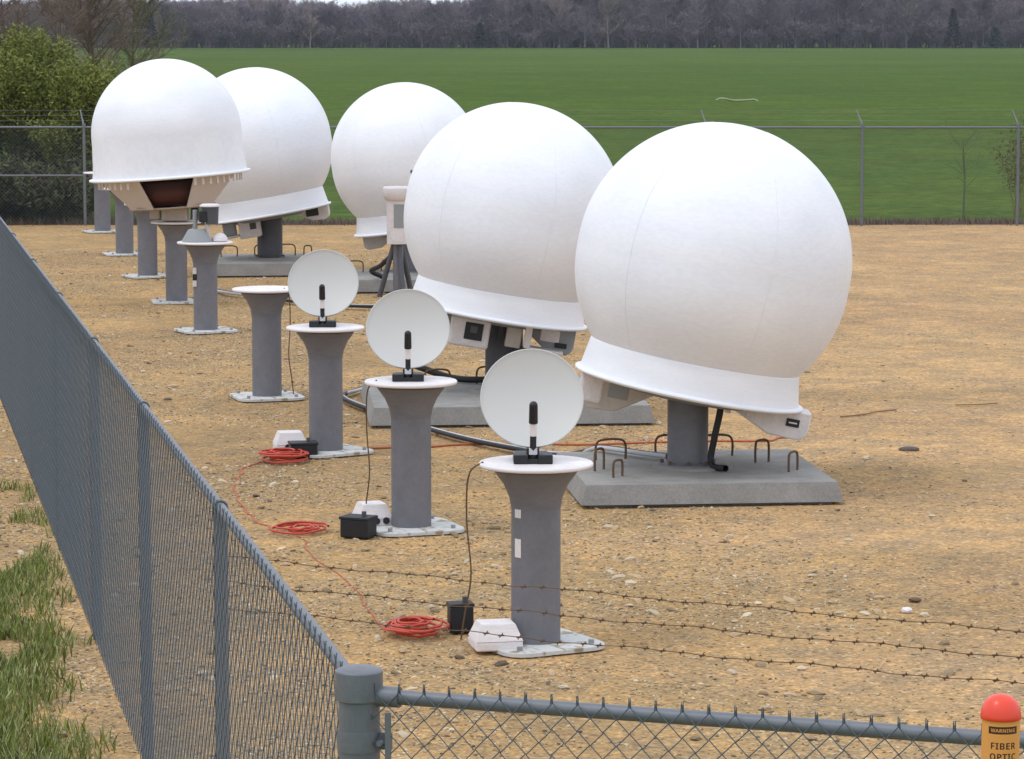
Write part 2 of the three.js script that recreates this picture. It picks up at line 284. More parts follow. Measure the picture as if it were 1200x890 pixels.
// ---------------------------------------------------------------- concrete pads
function pad(label, x, z, turn, size, h, loops) {
  const t = thing('concrete_pad', label, 'concrete pad', [x, 0, z], turn, 'concrete pads under the domes');
  const g = new THREE.CylinderGeometry((size - 0.09) / Math.SQRT2, size / Math.SQRT2, h - 0.035, 4, 1).rotateY(Math.PI / 4).translate(0, (h + 0.035) / 2 - 0.01, 0).toNonIndexed(); g.computeVertexNormals();
  const u = g.attributes.uv, p = g.attributes.position, nn = g.attributes.normal; for (let i = 0; i < p.count; i++) { const up = Math.abs(nn.getY(i)) > 0.7, ax = Math.abs(nn.getX(i)) > Math.abs(nn.getZ(i)); u.setXY(i, (up || !ax ? p.getX(i) : p.getZ(i)) / 1.9 + x, (up ? p.getZ(i) : p.getY(i)) / 1.9); }
  part('footing', box(size - 0.16, 0.06, size - 0.16, 0, 0.01, 0, 0.005), mat.concrete, t);
  part('slab', g, mat.concrete, t);
  part('grout_collar', lathe([[0.34, h - 0.012], [0.33, h + 0.006], [0.26, h + 0.012], [0.001, h + 0.012]], 32), mat.concrete, t);
  for (const [lx, lz, a, w, hh] of loops) {
    const pts = [[-w, -0.05, 0], [-w, hh * 0.8, 0], [-w * 0.82, hh, 0], [w * 0.82, hh, 0], [w, hh * 0.8, 0], [w, -0.05, 0]];
    const o = part('lifting_loop', tube(pts, 0.0105, 30, 7), mat.rust, t); o.position.set(lx, h - 0.01, lz); o.rotation.y = a;
  }
  return t;
}
const loops = [[-0.8, 0.15, 0.9, 0.07, 0.17], [-0.62, -0.5, 0.2, 0.13, 0.16], [-0.05, -0.75, 0.1, 0.15, 0.16], [0.3, -0.62, 0.1, 0.14, 0.17], [0.62, -0.2, 0.4, 0.065, 0.18], [0.78, 0.35, 0.9, 0.075, 0.15], [-0.7, 0.55, 0.8, 0.06, 0.13]];
pad('pale concrete pad with bent rust coloured lifting loops, under the dome by the open gravel', 1.5, -25.98, 0.1, 2.12, 0.19, loops);
pad('concrete pad under the dome with many boxes below its rim, beside the hose loop', -0.1, -31.45, 0.08, 2.75, 0.2, loops.slice(0, 5));
pad('concrete pad under the dome standing by the white antenna on a grey stand', -1.7, -46.9, 0.1, 2.2, 0.2, loops.slice(1, 4));
pad('concrete pad under the dome next to the dome with the open base', -3.85, -50.0, 0.12, 2.3, 0.22, loops.slice(1, 5));

// ---------------------------------------------------------------- radomes
function radome(label, pole, padH, centre, R, tilt, boxes, opts = {}) {
  const t = thing('radome_antenna', label, 'radome', [pole[0], padH, pole[1]], 0, opts.group);
  const m = M4().makeTranslation(centre[0] - pole[0], centre[1] - padH, centre[2] - pole[1]).multiply(M4().makeRotationZ(tilt)).multiply(M4().makeRotationX(opts.nod ?? 0));
  const T = (g) => g.applyMatrix4(m);
  const prof = [], N = 40;
  for (let k = 0; k <= N; k++) { const a = (k / N) * Math.PI / 2; prof.push([Math.max(0.001, Math.sin(a) * R), Math.cos(a) * R]); }
  prof.push([R, -0.035 * R]);
  for (let k = 1; k <= 20; k++) { const a = (k / 20) * 0.7; prof.push([Math.cos(a) * R, -0.07 * R - Math.sin(a) * R]); }
  const [rb, yb] = prof[prof.length - 1];
  part('dome_shell', T(lathe(prof.reverse(), 96)), mat.gelcoat, t);
  for (let k = 0; k < 6; k++) { // faint raised joints between the shell's gores
    const a = k * Math.PI / 3 + (opts.seam ?? 0.35), pts = prof.filter((p, i) => i % 2 === 0 && p[0] > 0.12 * R).map(([r, y]) => V(Math.sin(a) * r, y, Math.cos(a) * r));
    part('panel_seam', T(new THREE.TubeGeometry(new THREE.CatmullRomCurve3(pts), 40, 0.003, 6)), mat.gelcoat, t);
  }
  const yc = -0.93 * R;
  part('collar', T(lathe([[rb * 1.06, yc], [rb * 1.012, yb - 0.01], [rb * 1.005, yb + 0.012], [rb * 0.99, yb + 0.016]], 96)), mat.gelcoat, t);
  part('flange', T(lathe([[0.2, yc - 0.04], [rb * 1.07, yc - 0.04], [rb * 1.105, yc - 0.028], [rb * 1.105, yc - 0.006], [rb * 1.06, yc + 0.004]], 96)), mat.gelcoat, t);
  part('base_pan', T(lathe([[0.001, yc - 0.10], [rb * 0.62, yc - 0.10], [rb * 0.72, yc - 0.041]], 48)), mat.grey, t);
  const top = V(0, yc - 0.03, 0).applyMatrix4(m);
  const po = part('pole', [cyl(opts.poleR ?? 0.17, opts.poleR ?? 0.17, top.y - 0.02, 32, 0, (top.y - 0.02) / 2, 0), lathe([[0.24, 0], [0.24, 0.02], [opts.poleR ?? 0.17, 0.03]], 32)], opts.poleMat ?? mat.pipe, t);
  for (let k = 0; k < 8; k++) { const b = part('anchor_bolt', boltGeo, mat.rust, po); b.position.set(Math.cos(k * 0.785) * 0.215, 0.03, Math.sin(k * 0.785) * 0.215); }
  for (const [name, g, mm, sub] of boxes(R, yc - 0.04)) { const o = part(name, T(g), mm, t); for (const [n2, g2, m2] of sub ?? []) part(n2, T(g2), m2, o); }
  return t;
}
// a housing that hangs below the rim: flat on top, tapering down and rounded at its outer end
function housing(w, h, d, dir, x, y, z) {
  const s = new THREE.Shape(); s.moveTo(0, 0); s.lineTo(w * dir, 0); s.lineTo(w * dir, -h * 0.55); s.quadraticCurveTo(w * dir, -h, w * 0.82 * dir, -h); s.lineTo(w * 0.5 * dir, -h * 0.95); s.lineTo(0, -h * 0.25); s.closePath();
  return new THREE.ExtrudeGeometry(s, { depth: d, bevelEnabled: true, bevelSize: 0.012, bevelThickness: 0.012, bevelSegments: 2, curveSegments: 6 }).translate(x, y, z - d / 2);
}
radome('big white dome on a grey pole with a black hanging cable, by the open gravel', [1.46, -26.0], 0.19, [1.668, 1.896, -26.0], 1.135, -0.19, (R, y) => [
  ['equipment_housing', housing(0.64, 0.21, 0.34, 1, 0.37, y, 0.05), mat.whitePlate, [['label_plate', box(0.11, 0.065, 0.012, 0.88, y - 0.085, 0.238, 0.004), mat.black], ['white_edge', box(0.07, 0.012, 0.012, 0.88, y - 0.085, 0.246, 0.003), mat.whitePlate]]],
  ['equipment_housing', housing(0.6, 0.27, 0.34, -1, -0.28, y, 0.05), mat.cream, [['white_end_box', box(0.2, 0.24, 0.3, -0.8, y - 0.12, 0.1, 0.03), mat.white], ['vent', box(0.16, 0.12, 0.02, -0.58, y - 0.1, 0.235, 0.006), mat.grey]]],
  ['cable_bracket', box(0.05, 0.09, 0.05, 0.32, y - 0.04, 0.4), mat.white], ['cable_bracket', box(0.05, 0.1, 0.05, 0.5, y - 0.04, 0.36), mat.white],
], { group: 'white domes on concrete pads' });
radome('white dome with many white boxes below its rim, standing behind the small dishes', [-0.08, -31.6], 0.2, [0.017, 1.984, -31.6], 1.09, -0.165, (R, y) => [
  ['control_box', join([box(0.4, 0.29, 0.3, -0.24, y - 0.17, 0.4, 0.03)]), mat.white, [['dark_window', box(0.18, 0.17, 0.012, -0.2, y - 0.15, 0.555, 0.004), mat.black], ['inner_panel', box(0.07, 0.07, 0.012, -0.2, y - 0.13, 0.563, 0.004), mat.darkGrey]]],
  ['equipment_housing', housing(0.45, 0.25, 0.34, -1, -0.3, y, -0.05), mat.cream, [['dark_window', box(0.14, 0.14, 0.014, -0.6, y - 0.1, 0.14, 0.004), mat.black]]],
  ['cable_tray', box(0.46, 0.05, 0.3, -0.58, y - 0.29, 0.25, 0.012), mat.white], ['black_relay', box(0.2, 0.07, 0.1, -0.55, y - 0.225, 0.36, 0.01), mat.black],
  ['junction_box', box(0.13, 0.13, 0.12, 0.42, y - 0.3, 0.38, 0.015), mat.white], ['black_relay', box(0.09, 0.07, 0.08, 0.33, y - 0.26, 0.42, 0.01), mat.black], ['cable_tray', box(0.42, 0.035, 0.24, 0.5, y - 0.245, 0.3, 0.01), mat.white],
  ['junction_box', box(0.16, 0.24, 0.14, 0.2, y - 0.14, 0.35, 0.015), mat.cream], ['junction_box', box(0.07, 0.24, 0.08, 0.34, y - 0.12, 0.44, 0.015), mat.whitePlate],
  ['black_relay', box(0.06, 0.17, 0.08, 0.06, y - 0.12, 0.4, 0.01), mat.black],
  ['equipment_housing', housing(0.5, 0.26, 0.34, 1, 0.3, y, 0.05), mat.grey, [['white_cover', box(0.19, 0.12, 0.014, 0.56, y - 0.1, 0.235, 0.006), mat.whitePlate], ['dark_window', box(0.12, 0.05, 0.014, 0.68, y - 0.18, 0.24, 0.004), mat.black]]],
], { group: 'white domes on concrete pads', poleMat: mat.darkPipe, poleR: 0.19 });
radome('white dome half hidden behind the white antenna on a grey stand', [-1.55, -47.4], 0.2, [-1.608, 1.911, -47.6], 1.12, 0.15, (R, y) => [
  ['equipment_housing', housing(0.5, 0.2, 0.3, -1, -0.3, y, 0.05), mat.cream, [['white_end_box', box(0.14, 0.2, 0.26, -0.7, y - 0.1, 0.08, 0.03), mat.white]]],
], { group: 'white domes on concrete pads' });
radome('white dome partly hidden behind the dome with the open base', [-3.84, -50.0], 0.22, [-4.045, 2.04, -50.0], 1.19, 0.165, (R, y) => [
  ['equipment_housing', housing(0.5, 0.2, 0.3, 1, 0.45, y, 0.05), mat.white, [['dark_window', box(0.2, 0.12, 0.014, 0.7, y - 0.07, 0.215, 0.004), mat.black]]],
  ['junction_box', box(0.2, 0.2, 0.2, -0.62, y - 0.12, 0.3, 0.02), mat.grey], ['junction_box', box(0.34, 0.28, 0.24, -0.3, y - 0.16, 0.3, 0.02), mat.white, [['dark_window', box(0.1, 0.1, 0.012, -0.24, y - 0.12, 0.425, 0.004), mat.darkGrey]]],
], { group: 'white domes on concrete pads', poleMat: mat.darkPipe, poleR: 0.2 });

// the dome with the open octagonal base, on the sixth pedestal
{
  const px = -4.707, pz = -44.17, t = thing('radome_antenna', 'white dome with wide brim and open eight sided base showing a red brown interior', 'radome', [px, 1.146, pz], 0);
  const R = 1.045, m = M4().makeTranslation(-4.822 - px, 2.365 - 1.146, 0).multiply(M4().makeRotationZ(0.07)), T = (g) => g.applyMatrix4(m);
  const prof = []; for (let k = 36; k >= 0; k--) { const a = (k / 36) * Math.PI / 2; prof.push([Math.max(0.001, Math.sin(a) * R), Math.cos(a) * R]); }
  part('dome_shell', T(lathe([[R * 1.03, -0.56], [R * 1.012, -0.4], [R, -0.12], ...prof], 96)), mat.gelcoat, t);
  part('brim', T(lathe([[0.9, -0.60], [1.10, -0.60], [1.125, -0.59], [1.125, -0.565], [1.07, -0.555], [1.03, -0.54]], 96)), mat.gelcoat, t);
  const bowl = part('base_ring', T(lathe([[0.61, -1.0], [0.61, -1.035], [0.3, -1.035], [0.001, -1.03]].reverse(), 8)), mat.cream, t);
  for (let k = 0; k < 8; k++) { // one panel for each side; the one towards the gate is open
    const a0 = (k - 0.5) * Math.PI / 4 + 0.05, a1 = a0 + Math.PI / 4, c = (a, r, y) => V(Math.sin(a) * r, y, Math.cos(a) * r);
    if (k === 0) continue;
    const q = [c(a0, 1.0, -0.6), c(a1, 1.0, -0.6), c(a1, 0.6, -1.02), c(a0, 0.6, -1.02)], qi = [c(a0, 0.97, -0.6), c(a1, 0.97, -0.6), c(a1, 0.57, -1.02), c(a0, 0.57, -1.02)], v = [];
    const quad = (A, B, C, D) => { for (const p of [A, D, C, A, C, B]) v.push(p.x, p.y, p.z); };
    quad(...q); quad(qi[1], qi[0], qi[3], qi[2]); quad(q[0], q[3], qi[3], qi[0]); quad(q[1], qi[1], qi[2], q[2]);
    const g = new THREE.BufferGeometry(); g.setAttribute('position', new THREE.Float32BufferAttribute(v, 3)); g.computeVertexNormals();
    part('base_panel', T(g), mat.white, t);
  }
  for (let k = 0; k < 26; k++) { const a = -1.5 + 3 * k / 25 + 0.03; if (Math.abs(a) < 0.42) continue; part('bolt_tab', T(box(0.035, 0.1, 0.02, 0, 0, 1.0).rotateY(a).translate(0, -0.655, 0)), mat.white, t); }
  part('inner_drum', T(lathe([[0.001, -0.98], [0.5, -0.98], [0.82, -0.64], [0.001, -0.62]], 32)), mat.rustRed, t);
  part('mount_block', [box(0.36, 0.2, 0.36, 0, 0.11, 0), box(0.14, 0.16, 0.2, -0.28, 0.12, 0.05)], mat.cream, t);
  part('black_relay', box(0.1, 0.15, 0.14, 0.28, 0.12, 0.1), mat.black, t);
}

// gimbal on the fifth pedestal
{
  const t = thing('gimbal_mount', 'small grey gimbal with fork arms and capped drum on a pedestal top', 'gimbal', [-3.88, 1.145, -39.82], 0.1);
  part('base', [lathe([[0.2, 0], [0.19, 0.03], [0.12, 0.15], [0.09, 0.16], [0.001, 0.16]], 24).translate(-0.09, 0, 0)], mat.grey, t);
  part('fork_arm', [bar(V(-0.12, 0.15, 0), V(-0.12, 0.4, 0), 0.03, 8)], mat.grey, t); part('fork_arm', [bar(V(0.0, 0.36, 0.06), V(0.06, 0.03, 0.06), 0.026, 8)], mat.cream, t);
  const d = part('drum', [cyl(0.11, 0.1, 0.22, 24, 0.07, 0.33, 0)], mat.darkGrey, t); part('drum_cap', lathe([[0.13, 0.44], [0.135, 0.46], [0.1, 0.475], [0.001, 0.475]], 24).translate(0.07, 0, 0), mat.white, d);
  part('cover_dome', [new THREE.SphereGeometry(0.1, 20, 10, 0, 6.3, 0, 1.6).translate(0.19, 0.01, 0.02)], mat.white, t);
  part('motor', box(0.1, 0.14, 0.12, -0.02, 0.32, 0.05), mat.black, t);
}
// white antenna on grey stand
{
  const t = thing('stand_antenna', 'tall white cylindrical antenna with wide rounded head on a grey splayed stand', 'antenna', [-1.63, 0, -45.1], 0);
  part('head', lathe([[0.16, 1.38], [0.2, 1.42], [0.215, 1.5], [0.215, 1.56], [0.2, 1.585], [0.001, 1.59]], 36), mat.white, t);
  const b = part('body', [cyl(0.16, 0.16, 0.62, 30, 0, 1.08, 0)], mat.white, t); part('access_panel', new THREE.CylinderGeometry(0.163, 0.163, 0.34, 12, 1, true, -0.35, 0.95).translate(0, 1.17, 0), mat.grey, b);
  for (const a of [0.3, 2.4, 4.5]) part('stand_leg', bar(V(0.05 * Math.sin(a), 0.8, 0.05 * Math.cos(a)), V(0.28 * Math.sin(a), 0, 0.28 * Math.cos(a)), 0.04, 8), mat.darkPipe, t);
  part('stand_web', [bar(V(0, 0.1, 0), V(0, 0.8, 0), 0.075, 12)], mat.pipe, t);
  part('whip', [bar(V(0.19, 1.55, 0), V(0.2, 1.8, 0), 0.012, 6), new THREE.SphereGeometry(0.025, 10, 8).translate(0.2, 1.8, 0)], mat.darkGrey, t);
}

// ---------------------------------------------------------------- boxes, cable coils and cables beside the pedestals
function whiteBox(label, x, z, turn, w, h, d, holes) {
  const t = thing('junction_box', label, 'junction box', [x, 0.02, z], turn, 'white boxes at pedestal feet');
  part('tray', box(w, h * 0.36, d, 0, h * 0.2, 0, 0.012), mat.whitePlate, t);
  const lid = new THREE.CylinderGeometry(0.36 * Math.SQRT2, 0.5 * Math.SQRT2, h * 0.62, 4, 1).rotateY(Math.PI / 4).scale(w, 1, d).translate(0, h * 0.7, 0).toNonIndexed(); lid.computeVertexNormals();
  part('lid', lid, mat.whitePlate, t);
  for (let k = 0; k < holes; k++) part('port', cyl(0.026, 0.026, 0.02, 12).rotateX(Math.PI / 2).translate((k - (holes - 1) / 2) * 0.075, h * 0.3, d / 2 + 0.003), mat.black, t);
}
whiteBox('white lidded box on the base plate of the pedestal with two stickers', -0.1, -19.0, 0.2, 0.29, 0.16, 0.27, 0);
whiteBox('white lidded box with three dark ports beside the second pedestal', -1.07, -23.86, 0.3, 0.25, 0.17, 0.28, 3);
whiteBox('white lidded box beside the third pedestal, behind a red cable coil', -2.0, -28.2, 0.2, 0.28, 0.17, 0.28, 2);
function blackBox(label, x, z, turn, w, h, d) {
  const t = thing('power_supply', label, 'power supply', [x, 0.005, z], turn, 'black boxes at pedestal feet');
  part('case', box(w, h, d, 0, h / 2, 0, 0.014), mat.black, t); part('cover', box(w * 1.06, 0.022, d * 1.06, 0, h + 0.008, 0, 0.006), mat.hose, t);
  part('gland', cyl(0.018, 0.018, 0.05, 10, w * 0.2, h + 0.03, 0), mat.darkGrey, t);
}
blackBox('small upright black box between a red cable coil and a white box', -0.325, -19.6, 0.2, 0.15, 0.17, 0.13);
blackBox('black box in front of the white box with three ports', -1.15, -23.38, -0.4, 0.23, 0.14, 0.17);
blackBox('black box at the foot of the third pedestal touching a red coil', -1.86, -27.86, 0.2, 0.24, 0.12, 0.18);
function coil(label, x, z, r, turns, h, s0) {
  const pts = []; let q = s0; const r1 = () => { q = (q * 1664525 + 1013904223) >>> 0; return q / 4294967296; };
  for (let i = 0; i <= turns * 14; i++) { const a = i / 14 * Math.PI * 2, w = i / (turns * 14), rad = r * (0.72 + 0.28 * Math.sin(w * 9 + s0) + 0.12 * (r1() - 0.5)); pts.push([x + Math.cos(a) * rad * 1.15 + 0.03 * Math.sin(w * 13), 0.016 + h * w + 0.012 * r1(), z + Math.sin(a) * rad * 1.3]); }
  solo('cable_coil', tube(pts, 0.009, turns * 40, 6), mat.red, label, 'cable coil', 'red cable coils');
}
coil('tangled red cable coil beside the small upright black box', -0.62, -19.5, 0.17, 9, 0.08, 3);
coil('thin flat ring of red cable lying alone on the gravel', -1.6, -23.62, 0.17, 4, 0.03, 5);
coil('bunched red cable coil in front of the third pedestal box', -2.02, -27.6, 0.18, 9, 0.08, 8);
const gz = (a, r) => a.map(([x, z], i) => [x, groundH(x, z) + r * 0.8, z]);
const wig = (a, n, amp) => { const out = []; for (let i = 0; i < a.length - 1; i++) for (let k = 0; k < n; k++) { const t = k / n; out.push([a[i][0] + (a[i + 1][0] - a[i][0]) * t + rr(-amp, amp), a[i][1] + (a[i + 1][1] - a[i][1]) * t + rr(-amp, amp) * 2]); } out.push(a[a.length - 1]); return out; };
solo('red_cable', tube(gz(wig([[-2.2, -27.6], [-2.34, -27.2], [-2.3, -26.08], [-2.17, -25.0], [-1.985, -24.2], [-1.78, -23.7]], 4, 0.025), 0.006), 0.007, 160, 6), mat.orangeCable, 'thin red cable lying between the bunched coil and the flat ring coil', 'cable', 'cables on the gravel');
solo('red_cable', tube(gz(wig([[-1.6, -23.5], [-1.4, -22.42], [-1.05, -21.2], [-0.9, -20.24], [-0.8, -19.6]], 4, 0.025), 0.006), 0.0045, 160, 6), mat.orangeCable, 'thin orange cable lying between the flat ring coil and the tangled coil', 'cable', 'cables on the gravel');
solo('orange_cable', tube(gz(wig([[-1.3, -28.4], [-0.78, -28.6], [0, -28.75], [0.78, -28.7], [2.38, -29.05], [2.75, -29.6]], 3, 0.03), 0.012), 0.01, 200, 6), mat.orangeCable, 'faded orange cable crossing the gravel behind the dome with the hanging cable', 'cable', 'cables on the gravel');
solo('drag_mark', tube([[3.23, 0.01, -30.8], [3.5, 0.014, -31.0], [3.62, 0.012, -31.2], [3.85, 0.01, -31.4]], 0.008, 20, 6), S(0x8d7050, 0.95), 'long thin brown stand-in for a faint drag mark on smooth gravel, nearer the big pad', 'stick', 'stand-in drag marks on the gravel');  // thin brown tubes added to stand in for faint drag marks in the ground
solo('drag_mark', tube([[4.5, 0.01, -31.8], [4.7, 0.014, -31.8], [4.95, 0.01, -31.95]], 0.007, 20, 6), S(0x8d7050, 0.95), 'short thin brown stand-in for a faint drag mark on smooth gravel, further from the big pad', 'stick', 'stand-in drag marks on the gravel');
// hoses
[[0, mat.hose, 0.022, 'black'], [0.09, mat.hoseGrey, 0.02, 'light grey']].forEach(([o, m, r, c]) => {
  solo('hose', tube([[-1.2, 0.09, -33.6 + o], [-1.6, 0.05, -32.9 + o], [-1.74, 0.05, -32.2 - o], [-1.44, 0.05, -31.14 - o], [-1.2, 0.05, -30.5 - o], [-0.76, 0.05, -29.46 - o], [-0.39, 0.05, -28.72 - o], [0, 0.05, -28.13 - o], [0.38, 0.06, -27.6 - o], [0.62, 0.14, -27.2], [0.75, 0.22, -26.9 + o * 0.5], [1.1, 0.225, -26.5 + o * 0.4], [1.3, 0.225, -26.3 + o * 0.4]], r, 160, 10), m, `${c} hose looping over the gravel to the pad with seven lifting loops`, 'hose', 'hoses on the gravel');
  solo('hose', tube([[-4.3, 0.6, -49.6 + o], [-4.75, 0.5, -48.9 + o], [-4.7, 0.05, -47.5 + o], [-4.1, 0.05, -45.4 + o], [-3.5, 0.05, -44.5 - o], [-2.96, 0.05, -43.7 - o], [-2.3, 0.05, -43.1 - o], [-1.7, 0.05, -43.0 - o], [-1.2, 0.06, -43.6], [-0.9, 0.06, -44.4]], r, 140, 10), m, `${c} hose running past the empty pedestal towards the white antenna stand`, 'hose', 'hoses on the gravel');
});
solo('hose', tube([[-1.0, 0.36, -32.3], [-0.6, 0.24, -32.2], [-0.2, 0.235, -32.1], [0.3, 0.235, -32.15]], 0.035, 40, 10), mat.hose, 'thick black hose lying on the pad of the dome with many boxes', 'hose');
solo('hanging_cable', tube([[1.72, 0.9, -25.85], [1.72, 0.7, -25.82], [1.67, 0.45, -25.8], [1.64, 0.26, -25.8], [1.66, 0.215, -25.75], [1.75, 0.215, -25.6]], 0.028, 50, 10), mat.hose, 'black cable hanging from the dome rim to its pad beside the grey pole', 'cable');
solo('hose', tube([[-1.9, 0.22, -46.1], [-2.05, 0.3, -46.0], [-1.9, 0.42, -45.6], [-1.72, 0.6, -45.25]], 0.035, 40, 10), mat.hose, 'black hose rising from the gravel to the white antenna stand', 'hose');
// thin leads from the pedestal tops
[[0.147, -19.17, -0.38, mat.rust, 'thin dark lead hanging from the stickered pedestal to its black box'], [-0.766, -23.76, -0.3, mat.rust, 'thin brown lead hanging from the second pedestal to its black box'], [-2.536, -32.47, 0.22, mat.rust, 'thin brown lead hanging down from the empty pedestal top plate']].forEach(([x, z, o, m, l], i) =>
  solo('hanging_lead', tube([[x + o * 0.85, 1.15, z + 0.05], [x + o * 1.05, 1.1, z + 0.08], [x + o * 1.12, 0.8, z + 0.02], [x + o * 1.05, 0.45, z + 0.05], [x + o * 1.15, 0.2, z - 0.05], [x + o * 1.22, 0.02, z - 0.1]], 0.006, 60, 6), m, l, 'lead', 'leads at the pedestals'));
// stones that stand out
const stone = (label, x, z, s, m, sq) => { const g = new THREE.IcosahedronGeometry(s, 1), p = g.attributes.position; for (let i = 0; i < p.count; i++) { const k = 1 + 0.5 * fbm(p.getX(i) / s * 1.3 + x, p.getY(i) / s * 1.3, p.getZ(i) / s * 1.3 + z, 2); p.setXYZ(i, p.getX(i) * k * 1.3, p.getY(i) * k * sq, p.getZ(i) * k); } g.computeVertexNormals(); const o = solo('stone', g, m, label, 'stone'); o.position.set(x, s * sq * 0.6, z); };
stone('small white stone lying alone on the open gravel', 2.576, -20.3, 0.03, mat.whitePlate, 0.75);
stone('small dark clod lying behind the small white stone', 2.68, -20.7, 0.035, mat.rust, 0.5);
stone('dark flat clod on the smooth gravel beside the big pad', 3.6, -28.36, 0.075, mat.bark, 0.3);

// ---------------------------------------------------------------- grass outside the side fence
function bladeGeo(h, w, lean) { const g = new THREE.BufferGeometry(); g.setAttribute('position', new THREE.Float32BufferAttribute([-w, 0, 0, w, 0, 0, -w * 0.6, h * 0.6, lean * 0.4, w * 0.6, h * 0.6, lean * 0.4, 0, h, lean], 3)); g.setIndex([0, 1, 2, 2, 1, 3, 2, 3, 4]); g.computeVertexNormals(); return g; }
function grassPatch(name, label, N, pos, h0, h1, cols) {
  const im = new THREE.InstancedMesh(bladeGeo(1, 0.055, 0.4), new THREE.MeshPhysicalMaterial({ color: 0xffffff, roughness: 0.8, side: THREE.DoubleSide }), N), m = M4(), e = new THREE.Euler(), q = new THREE.Quaternion(), c = new THREE.Color();
  for (let i = 0; i < N; i++) { const [x, z] = pos(), h = rr(h0, h1); e.set(rr(-0.4, 0.4), rr(0, 6.28), rr(-0.4, 0.4)); q.setFromEuler(e); m.compose(V(x, -0.01, z), q, V(h * rr(0.8, 1.3), h, h)); im.setMatrixAt(i, m); const k = cols[Math.floor(rnd() * cols.length)], b = rr(0.75, 1.25); c.setRGB(k[0] * b, k[1] * b, k[2] * b); im.setColorAt(i, c); }
  im.name = name; im.userData = { kind: 'stuff', label }; im.castShadow = im.receiveShadow = true; scene.add(im);
}
grassPatch('verge_grass', 'tufted green grass growing outside the side fence', 210000, () => {
  for (;;) { const z = rr(-26, -13), x = rr(-5.5, -1.4), edge = -2.1 - 0.185 * (-z - 16.1) + 0.5 * fbm(x * 0.9, z * 0.9, 4, 3); if (x < edge && rnd() < 0.04 + 0.96 * Math.min(1, Math.max(0, edge - x) * 1.1) && fbm(x * 1.2, z * 0.6, 8, 3) > -0.3 + (z < -20 ? 0.2 : -0.1)) return [x, z]; }
}, 0.03, 0.12, [[0.15, 0.19, 0.03], [0.19, 0.225, 0.035], [0.1, 0.13, 0.022], [0.34, 0.35, 0.15]]);
grassPatch('fence_line_weeds', 'brown dry weeds at the foot of the far fence', 7000, () => [rr(-18, 18), -62.9 + rr(-1, 1) * rnd()], 0.04, 0.18, [[0.14, 0.09, 0.05], [0.17, 0.10, 0.06], [0.08, 0.09, 0.03]]);

// ---------------------------------------------------------------- vegetation
function twigTri(v, p, dir, len, w) { const s = V(rr(-1, 1), rr(-1, 1), rr(-1, 1)).cross(dir).normalize().multiplyScalar(w), b = p.clone().addScaledVector(dir, len); v.push(p.x - s.x, p.y - s.y, p.z - s.z, p.x + s.x, p.y + s.y, p.z + s.z, b.x, b.y, b.z); }
const fromTris = (v) => { const g = new THREE.BufferGeometry(); g.setAttribute('position', new THREE.Float32BufferAttribute(v, 3)); g.computeVertexNormals(); return g; };
function bareTree(H, spread, nLimb, nTwig, tw, wr = 1) { // returns [wood, twigs]
  const top = V(rr(-0.04, 0.04) * H, H * 0.86, rr(-0.04, 0.04) * H), fork = V(rr(-0.02, 0.02) * H, H * rr(0.3, 0.45), rr(-0.02, 0.02) * H);
  const wood = [bar(V(0, -0.1, 0), fork, H * 0.016, 6, H * 0.011), bar(fork, top, H * 0.011, 5, H * 0.003)], v = [];
  for (let i = 0; i < nLimb; i++) {
    const s = Math.pow(rnd(), 0.8), a = rr(0, 6.28), p = s < 0.2 ? V(0, H * 0.16, 0).lerp(fork, s * 5) : fork.clone().lerp(top, (s - 0.2) / 0.8);
    let d = V(Math.cos(a), rr(0.25, 1.5), Math.sin(a)).normalize(), q = p, L = spread * rr(0.35, 0.6) * (1.15 - s * 0.55);
    for (let k = 0; k < 3; k++) { // each limb bends twice
      const e = q.clone().addScaledVector(d, L); wood.push(bar(q, e, wr * H * 0.0055 * (1 - k * 0.28), 4, wr * H * 0.0055 * (0.72 - k * 0.28) + 0.001));
      for (let m = 0; m < nTwig / 3; m++) { const b = q.clone().lerp(e, rnd()), td = V(d.x + rr(-1.3, 1.3), d.y + rr(-0.7, 1.1), d.z + rr(-1.3, 1.3)).normalize(), tl = rr(0.1, 0.3) * spread; twigTri(v, b, td, tl, tw); const c = b.clone().addScaledVector(td, tl * 0.55); twigTri(v, c, V(td.x + rr(-0.9, 0.9), td.y + rr(-0.5, 0.9), td.z + rr(-0.9, 0.9)).normalize(), tl * 0.6, tw * 0.8); }
      q = e; L *= 0.75; d = V(d.x + rr(-0.5, 0.5), d.y + rr(-0.15, 0.6), d.z + rr(-0.5, 0.5)).normalize();
    }
  }
  const w = join(wood); w.deleteAttribute('uv'); return [w, fromTris(v)];
}
